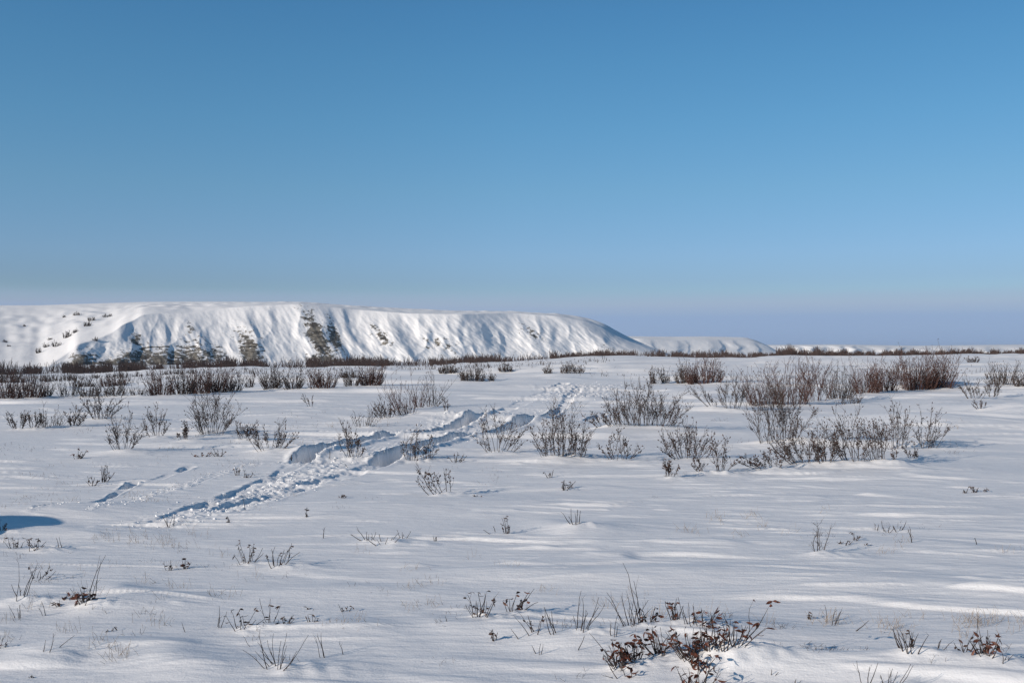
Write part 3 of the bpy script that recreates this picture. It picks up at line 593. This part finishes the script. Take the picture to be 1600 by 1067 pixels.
# ------------------------------------------------------------------ bluffs
def lerp(x, tab, k=1): return np.interp(x, [t[0] for t in tab], [t[k] for t in tab])
def bluff(name, x0, x1, nx, foot, brow, sky_, plat, ribs, rock, seed, skew, dscale=1., rough=1.):
    """foot / brow / sky: tables (column, row, distance). Rows of the grid climb the face, then cross the plateau."""
    u = np.linspace(x0, x1, nx); NF, NP = 190, 80
    yf, df = lerp(u, foot), lerp(u, foot, 2); yb, db = lerp(u, brow), lerp(u, brow, 2); ys, ds = lerp(u, sky_), lerp(u, sky_, 2)
    kk = max(3, int(24 / ((x1 - x0) / nx))) | 1; smooth = lambda a: np.convolve(np.pad(a, kk // 2, 'edge'), np.hanning(kk + 2)[1:-1] / np.hanning(kk + 2)[1:-1].sum(), 'valid')
    yf, df, yb, db, ys, ds = map(smooth, (yf, df, yb, db, ys, ds))
    zf = EYE + (HY - yf) / FPX * df; zb = EYE + (HY - yb) / FPX * db; zs = EYE + (HY - ys) / FPX * ds
    rows = []; rk = []
    for i in range(NF):
        t = i / (NF - 1); prof = t ** 1.25 * .55 + .45 * t             # concave talus, steeper brow
        d = df + (db - df) * t; z = zf + (zb - zf) * prof
        skw = skew * (.35 + .65 * sm(200, 650, u)); uu = u - skw * (1 - t); face = np.clip((zb - zf) / 25, 0, 1)
        wob = 10 * pn(u / 60 * 1., np.full_like(u, t * 2.2), seed + 5)
        rib = np.zeros_like(u)
        for (c, wd, am) in ribs:
            q = (u - skw * (1 - t) - c + wob * 1.1) / wd          # asymmetric: gentle on the left, steep on the right
            rib += am * np.where(q < 0, np.exp(-(q / 1.7) ** 2), np.exp(-(q / .55) ** 2))
        bell = np.sin(np.pi * np.clip(t * .93 + .05, 0, 1)) ** .7
        disp = rib * bell * face + 3.1 * face * bell * (.3 - np.abs(pn(uu / 46 + .3 * pn(u / 20, np.full_like(u, t * 3), 4), np.full_like(u, t * 1.3), seed))) * rough - .55 * face * bell * sm(-.2, .4, pn(u / 70, u * 0, 8)) * pn(uu / 15, np.full_like(u, t * 1.8), seed + 2) * rough - .5 * face * bell * fbm(uu / 10 + 2 * t, np.full_like(u, t * 5), seed + 1, 3, .5) * rough
        d = d - disp * dscale
        z = z + .5 * face * bell * pn(u / 14, np.full_like(u, t * 5), seed + 9)
        rows.append(np.stack([(u - CX) / FPX * d, d, z], -1)); rk.append(rock(u, t))
    for i in range(1, NP):
        t = i / (NP - 1); e = t ** .85; d = db + (ds - db) * t; z = zb + (zs - zb) * e
        z = z + (1.1 * pn(u / 22, np.full_like(u, t * 9), seed + 3) + .8 * pn(u / 40 + 5, np.full_like(u, t * 26), seed + 4)) * np.sin(np.pi * min(1, t * 1.02)) * np.clip((ds - db) / 150, .2, 1)
        rows.append(np.stack([(u - CX) / FPX * d, d, z], -1)); rk.append(np.full_like(u, -1.))
    for k, (dd, zz_) in enumerate(((200, -3), (900, -25), (1500, -70))):
        rows.append(np.stack([(u - CX) / FPX * (ds + dd), ds + dd, np.minimum(zs + zz_, zs)], -1)); rk.append(np.full_like(u, -1.))
    A = np.array(rows); V = A.reshape(-1, 3)
    o = new_mesh(name, V, grid_faces(A.shape[0], A.shape[1]), M_BLUFF, smooth=True)
    a = o.data.attributes.new('rock', 'FLOAT', 'POINT'); a.data.foreach_set('value', np.array(rk, np.float32).ravel())
    return o, A
def blob(u, t, cu, ct, su, st, sk=0): return np.exp(-(((u - cu - sk * (ct - t)) / su) ** 2 + ((t - ct) / st) ** 2))
def rock1(u, t):
    s = -.25 + 0 * u
    s = s + (.80 + .22 * pn(u / 22, np.full_like(u, t * 3), 5)) * sm(88, 118, u) * sm(372, 330, u) * sm(.62, .25, t)
    s = np.maximum(s, -.25 + .80 * blob(u, t, 205, .30, 80, .24)); s = np.maximum(s, -.25 + .72 * blob(u, t, 300, .32, 40, .28))
    s = np.maximum(s, -.25 + .92 * blob(u, t, 392, .32, 20, .38, 30)); s = np.maximum(s, -.25 + 1.0 * blob(u, t, 497, .52, 16, .46, 45)); s = np.maximum(s, -.25 + .92 * blob(u, t, 505, .16, 30, .16))
    s = np.maximum(s, -.25 + .85 * blob(u, t, 522, .55, 11, .30, 35)); s = np.maximum(s, -.25 + .70 * blob(u, t, 596, .60, 12, .22, 70)); s = np.maximum(s, -.25 + .62 * blob(u, t, 296, .72, 9, .14))
    s = np.maximum(s, -.25 + .66 * blob(u, t, 212, .66, 12, .16, 30)); s = np.maximum(s, -.25 + .50 * blob(u, t, 690, .45, 26, .2, 60)); s = np.maximum(s, -.25 + .5 * blob(u, t, 835, .6, 16, .25, 80)); s = np.maximum(s, -.25 + .5 * blob(u, t, 950, .35, 12, .2, 30))
    s = np.maximum(s, -.25 + 1.1 * sm(212, 222, u) * sm(268, 262, u) * np.exp(-((t - .47) / .014) ** 2)); s = np.maximum(s, -.25 + 1.1 * sm(280, 286, u) * sm(310, 302, u) * np.exp(-((t - .46) / .016) ** 2))
    s = np.maximum(s, -.25 + 1.1 * sm(130, 138, u) * sm(330, 200, u) * np.exp(-((t - .16 - .0 * u) / .05) ** 2))
    s = np.maximum(s, -.25 + .9 * blob(u, t, 128, .45, 26, .40)); s = np.maximum(s, -.25 + .8 * blob(u, t, 165, .3, 30, .2))
    return s
FOOT = [(-900, 600, 640), (0, 592, 640), (60, 586, 655), (350, 584, 726), (560, 578, 777), (800, 566, 836), (900, 563, 860), (1010, 560, 850), (1060, 560, 858)]
BROW = [(-900, 599, 642), (0, 591, 642), (62, 584, 657), (80, 570, 672), (112, 548, 693), (116, 540, 694), (150, 531, 711), (176, 520, 726), (186, 512, 731), (192, 507, 737), (212, 500, 750), (218, 493, 754), (240, 490, 764), (300, 489, 778), (345, 482, 789), (400, 478, 795), (470, 475, 806), (560, 484, 828), (640, 490, 828), (720, 491, 836), (800, 489, 870), (870, 494, 881), (915, 502, 893), (940, 511, 901), (960, 523, 907), (985, 534, 911), (1010, 543, 913), (1035, 551, 915), (1058, 560, 915)]
SKY = [(-900, 500, 1100), (-300, 482, 1133), (0, 477, 1150), (60, 477, 1138), (150, 474, 1121), (230, 471.5, 1105), (330, 471, 1085), (460, 472.5, 1060), (520, 476, 1063), (620, 481, 1068), (700, 485, 1071), (780, 486.5, 1075), (880, 491, 1080), (920, 497, 1085), (945, 506, 1030), (962, 516, 1030), (985, 528, 1030), (1010, 539, 1030), (1035, 549, 1030), (1060, 559, 1030)]
RIBS = [(118, 12, 1.6), (190, 15, 1.9), (248, 13, 2.0), (300, 20, 2.5), (384, 15, 2.2), (494, 25, 4.1), (530, 12, 1.9), (600, 28, 4.1), (672, 20, 2.7), (722, 30, 3.2), (800, 24, 2.2), (838, 22, 2.5), (912, 30, 1.9), (958, 16, 0.9)]
bl, A1 = bluff('snow_bluff', -900, 1060, 1500, FOOT, BROW, SKY, None, RIBS, rock1, 71, 55, 1.3)
tag(bl, 'long snow-covered bluff with bare rock showing in its lower face', kind='structure')
F2 = [(900, 556, 3000), (1000, 556, 3000), (1210, 556, 3300), (1240, 553, 3350)]
B2 = [(900, 531, 3080), (1000, 529, 3080), (1050, 532, 3140), (1100, 530, 3220), (1175, 532, 3330), (1200, 541, 3350), (1215, 550, 3360), (1240, 553, 3380)]
S2 = [(900, 525, 3700), (960, 525, 3700), (1050, 526, 3700), (1100, 525.5, 3700), (1165, 527, 3700), (1180, 531, 3700), (1200, 540, 3700), (1215, 549, 3700), (1240, 553, 3700)]
b2, _ = bluff('distant_bluff', 900, 1240, 420, F2, B2, S2, None, [(992, 12, 5), (1015, 7, 4), (1048, 14, 7), (1066, 6, 3), (1104, 16, 10), (1118, 6, 7), (1144, 9, 7), (1174, 9, 6)], lambda u, t: -.6 + 0 * u, 91, 14, 1.6)
tag(b2, 'second snow bluff behind the end of the first', kind='structure')
F3 = [(1150, 552, 9000), (2600, 552, 12000)]; B3 = [(1150, 541, 9100), (1300, 539.5, 9300), (1430, 541, 9800), (1600, 540, 10200), (2600, 540, 12100)]
S3 = [(1150, 539, 9800), (1300, 538, 9900), (1430, 540, 10400), (1600, 538, 11000), (2600, 538, 12800)]
b3, _ = bluff('farthest_bluff', 1150, 2600, 500, F3, B3, S3, None, [(1210 + 23 * k + 9 * (k * k % 3), 9, 9 + 7 * (k * 7 % 3)) for k in range(30)], lambda u, t: -.6 + 0 * u, 95, 8, 3)
tag(b3, 'low pale line of snow bluffs on the right horizon', kind='structure')

# ------------------------------------------------------------------ place the plants
for i, (row, (x, y)) in enumerate(zip(T, placed)):
    k, px, py, wpx, hpx, lean, dens, label, grp = row
    D = y; W, H = wpx * D / FPX, hpx * D / FPX; loc = (x, y, zat(x, y)); sd_ = 100 + i
    if k == 'w':
        P = willow(W, H, sd_, stems=max(2, int(14.5 * dens)), lean=lean, D=D, leafy=(0 if 'bare branching' in label else .9 if D < 70 else .5), spread=.45 if dens < 2.5 else .7, side=8)
        P.finish('willow_shrub' if hpx > 26 or D > 20 else 'twig_bush', label, 'shrub', grp, loc, M_RED if 'row' in label and px > 1150 else M_BARK, M_LEAF)
    elif k == 'd':
        P = thicket(W, H, sd_, stems=max(8, int(115 * dens * min(1, max(.25, (D - 8) / 50)))), D=D, lean=lean)
        red = dens > 1.15 or 'red' in label or 'rust' in label
        P.finish('dense_shrub', label, 'shrub', grp, loc, M_RED if red else M_BARK, M_LEAF)
    elif k == 't':
        P = sprig(W, H, sd_, stems=max(1, int(9 * dens)), lean=lean, D=D)
        P.finish('twig_tuft', label, 'twigs', grp, loc, M_BARK, M_LEAF, 'stems')
    else:
        P = sprig(W, H, sd_, stems=max(3, int(14 * dens)), lean=lean, D=D, leaves=max(2, int((18 if k == 'r' else 20) * dens)), size=(.049 if k == 'r' else .034) * (1 + max(0, D - 9) * .03))
        P.finish('leafy_sprig', label, 'sprig', grp, loc, M_BARK, M_RUST if k == 'r' else M_LEAF, 'stems', 'dry_leaves')
# hillside shrubs: dropped on the bluff surface
flat = A1.reshape(-1, 3); pu = CX + FPX * flat[:, 0] / flat[:, 1]; pv = HY - FPX * (flat[:, 2] - EYE) / flat[:, 1]
for i, (px, py, wpx, hpx, label) in enumerate(HILL):
    j = int(np.argmin((pu - px) ** 2 + (pv - py) ** 2 + (flat[:, 1] > 1200) * 50)); x, y, z = flat[j]
    P = thicket(wpx * y / FPX, hpx * y / FPX, 900 + i, stems=int(14 + 2.2 * wpx), D=y * .8, leafy=0)
    P.finish('hillside_shrub', label, 'shrub', 'shrubs on the hillside left of the bluff', (x, y, z - .2), M_BARK, M_LEAF)

# ------------------------------------------------------------------ far willow belts: masses nobody could count
def belt(name, label, spans, seed, mat):
    p = Plant(seed); r = p.r
    for (u0, u1, y0, y1, D0, D1, h0, h1, n) in spans:
        for i in range(n):
            t = r.random(); u = u0 + (u1 - u0) * t; D = D0 + (D1 - D0) * r.random(); x = (u - CX) / FPX * D
            clump = .5 + .4 * math.sin(u * .11 + seed + D * .02) * math.sin(u * .043 + 1 + D * .013) + .3 * math.sin(u * .29 + D * .05) + .2 * math.sin(u * .71)
            gap = math.sin(u * .05 + 1) * math.sin(u * .017) + .5 * math.sin(u * .13)
            if mat is M_BELT and u < 1050 and gap < -.35 and r.random() < .85: continue
            if r.random() > (.38 if mat is M_BELT else .05) + .75 * clump: continue
            H = (h0 + (h1 - h0) * t) * r.uniform(.4, 1.05) * (.5 + .6 * max(0, clump)); rm = .00030 * D
            P = p.line((x, D, 0), (r.gauss(0, .22), r.gauss(0, .2), 1), H, .1, 0, 4); P[:, 2] += -1000
            P0 = P.copy(); p.tube(P0, rm, rm * .4)
            p.meta = getattr(p, 'meta', []); p.meta.append((x, D, 12))
    V = np.concatenate(p.V); xs = np.repeat([m[0] for m in p.meta], 12); ys = np.repeat([m[1] for m in p.meta], 12)
    z = height(np.array([m[0] for m in p.meta]), np.array([m[1] for m in p.meta])); V[:, 2] += 1000 - .1 + np.repeat(z, 12)
    o = new_mesh(name, V, np.concatenate(p.F), mat); tag(o, label, kind='stuff'); return o
belt('willow_thicket_belt', 'dark far-off belt of red-brown willow thicket below the bluffs',
     [(-350, 50, 0, 0, 230, 300, 4.6, 4.0, 2600), (40, 360, 0, 0, 260, 360, 3.6, 4.0, 6800), (340, 640, 0, 0, 270, 380, 3.8, 3.6, 6200), (600, 900, 0, 0, 290, 420, 3.4, 2.8, 5600), (860, 1200, 0, 0, 290, 380, 2.8, 2.2, 7500),
      (1180, 1640, 0, 0, 290, 340, 2.1, 2.3, 15000), (1215, 1300, 0, 0, 270, 300, 3.6, 3.3, 2000), (1640, 2100, 0, 0, 300, 380, 2.4, 2.4, 2500)], 5, M_BELT)
belt('low_willow_scrub', 'sparse low willow scrub on the river flat before the belt',
     [(-300, 420, 0, 0, 80, 220, .9, .9, 2400), (380, 960, 0, 0, 100, 240, .9, .8, 1700), (900, 1050, 0, 0, 70, 90, .35, .35, 160), (0, 130, 0, 0, 120, 150, 1.7, 1.5, 700), (120, 330, 0, 0, 150, 190, 1.3, 1.4, 700), (1480, 1640, 0, 0, 60, 90, .5, .5, 60)], 6, M_BARK)

# ------------------------------------------------------------------ dry grass and stubble
def grass(seed, name, label, mat, areas, lean=.45):
    p = Plant(seed); r = p.r; pts = []
    for (u0, u1, y0, y1, n, h) in areas:
        cs = [(r.uniform(u0, u1), r.uniform(y0, y1)) for _ in range(max(3, n // 9))]
        for i in range(n):
            c = r.choice(cs); x, y = pix2ground(c[0] + r.gauss(0, 12), c[1] + r.gauss(0, 3)); pts.append((x, y, h * r.uniform(.4, 1.1)))
    z = height(np.array([q[0] for q in pts]), np.array([q[1] for q in pts]))
    for (x, y, h), zz_ in zip(pts, z):
        P = p.line((x, y, zz_ - .01), (r.gauss(0, lean), r.gauss(0, .3), 1), h, .16, -.03, 4); p.tube(P, max(.0012, .00013 * y), max(.0008, .00008 * y))
    o = new_mesh(name, np.concatenate(p.V), np.concatenate(p.F), mat); tag(o, label, kind='stuff')
GRASS = [(0, 480, 690, 800, 260, .06), (0, 400, 820, 1000, 240, .10), (150, 330, 830, 870, 60, .09), (160, 210, 1005, 1040, 40, .12), (1360, 1560, 960, 1000, 110, .11), (1200, 1320, 955, 985, 50, .12), (940, 1120, 930, 985, 60, .13), (500, 900, 860, 930, 70, .09), (500, 560, 978, 988, 24, .05),
 (1000, 1300, 800, 840, 90, .12), (1200, 1600, 670, 690, 60, .12), (100, 400, 640, 700, 80, .12), (500, 640, 660, 720, 40, .1), (1300, 1600, 830, 880, 40, .09), (1500, 1600, 955, 990, 50, .14), (560, 740, 930, 985, 30, .1), (350, 600, 620, 700, 60, .12)]
grass(77, 'dry_grass', 'thin straw-coloured grass blades poking through the snow', M_STRAW, GRASS)
STUBBLE = [(0, 420, 700, 800, 170, .05), (0, 420, 830, 1000, 210, .055), (240, 700, 720, 800, 90, .04), (420, 760, 880, 1060, 90, .05), (300, 620, 640, 700, 90, .08), (700, 1100, 730, 780, 60, .05), (830, 1160, 960, 1060, 160, .06), (1200, 1600, 960, 1060, 120, .055), (1250, 1450, 820, 860, 60, .06), (1100, 1500, 655, 740, 110, .10), (0, 300, 660, 700, 80, .08)]
grass(78, 'twig_stubble', 'short dark twig ends scattered over the snow', M_BARK, STUBBLE, .7)
# ------------------------------------------------------------------ clods thrown out by the wheels
def clods():
    r = random.Random(9); ico_v = []; t = (1 + 5 ** .5) / 2
    base = np.array([(-1, t, 0), (1, t, 0), (-1, -t, 0), (1, -t, 0), (0, -1, t), (0, 1, t), (0, -1, -t), (0, 1, -t), (t, 0, -1), (t, 0, 1), (-t, 0, -1), (-t, 0, 1)]) / 1.9
    fc = np.array([(0, 11, 5), (0, 5, 1), (0, 1, 7), (0, 7, 10), (0, 10, 11), (1, 5, 9), (5, 11, 4), (11, 10, 2), (10, 7, 6), (7, 1, 8), (3, 9, 4), (3, 4, 2), (3, 2, 6), (3, 6, 8), (3, 8, 9), (4, 9, 5), (2, 4, 11), (6, 2, 10), (8, 6, 7), (9, 8, 1)])
    pts = []
    for pl, n, s in ((CHOP[0], 700, .011), (CHOP[1], 200, .014), (CHOP[2], 300, .02), (CHOP[3], 160, .009), (CHOP[4], 40, .008)):
        for i in range(n):
            k = r.randrange(len(pl) - 1); t_ = r.random(); a, b_ = pl[k], pl[k + 1]
            x, y = pix2ground(a[0] + (b_[0] - a[0]) * t_, a[1] + (b_[1] - a[1]) * t_); wd = a[3] * .75
            pts.append((x + r.gauss(0, wd * .6), y + r.gauss(0, wd * .8), s * r.uniform(.35, 1.5) * (1 if r.random() < .9 else 1.7)))
    z = height(np.array([q[0] for q in pts]), np.array([q[1] for q in pts])); V = []; F = []
    for i, ((x, y, s), zz_) in enumerate(zip(pts, z)):
        q = base * s * np.array([r.uniform(.8, 1.4), r.uniform(.8, 1.3), r.uniform(.5, .9)]) + np.random.RandomState(i).randn(12, 3) * s * .14
        V.append(q + (x, y, zz_ + s * .2)); F.append(fc + 12 * i)
    o = new_mesh('snow_clods', np.concatenate(V), np.concatenate(F), M_CLOD); tag(o, 'loose snow clods thrown out along the tracks', kind='stuff')
clods()

# ------------------------------------------------------------------ the air: very thin haze over the plain, below the sky
def haze():
    x0, x1, y0, y1, z0, z1 = -16000, 16000, -50, 14500, -60, 110
    V = [(x, y, z) for x in (x0, x1) for y in (y0, y1) for z in (z0, z1)]
    F = [(0, 1, 3, 2), (4, 6, 7, 5), (0, 4, 5, 1), (2, 3, 7, 6), (0, 2, 6, 4), (1, 5, 7, 3)]
    m = bpy.data.materials.new('haze'); m.use_nodes = True; nt = m.node_tree; nt.nodes.clear()
    o_ = node(nt, 'ShaderNodeOutputMaterial'); v = node(nt, 'ShaderNodeVolumePrincipled')
    v.inputs['Color'].default_value = (.80, .88, 1, 1); v.inputs['Density'].default_value = HAZE; v.inputs['Anisotropy'].default_value = .2
    nt.links.new(v.outputs[0], o_.inputs['Volume'])
    o = new_mesh('haze', V, F, m); tag(o, 'thin cold haze over the snow plain', kind='stuff')
HAZE = .000022
haze()
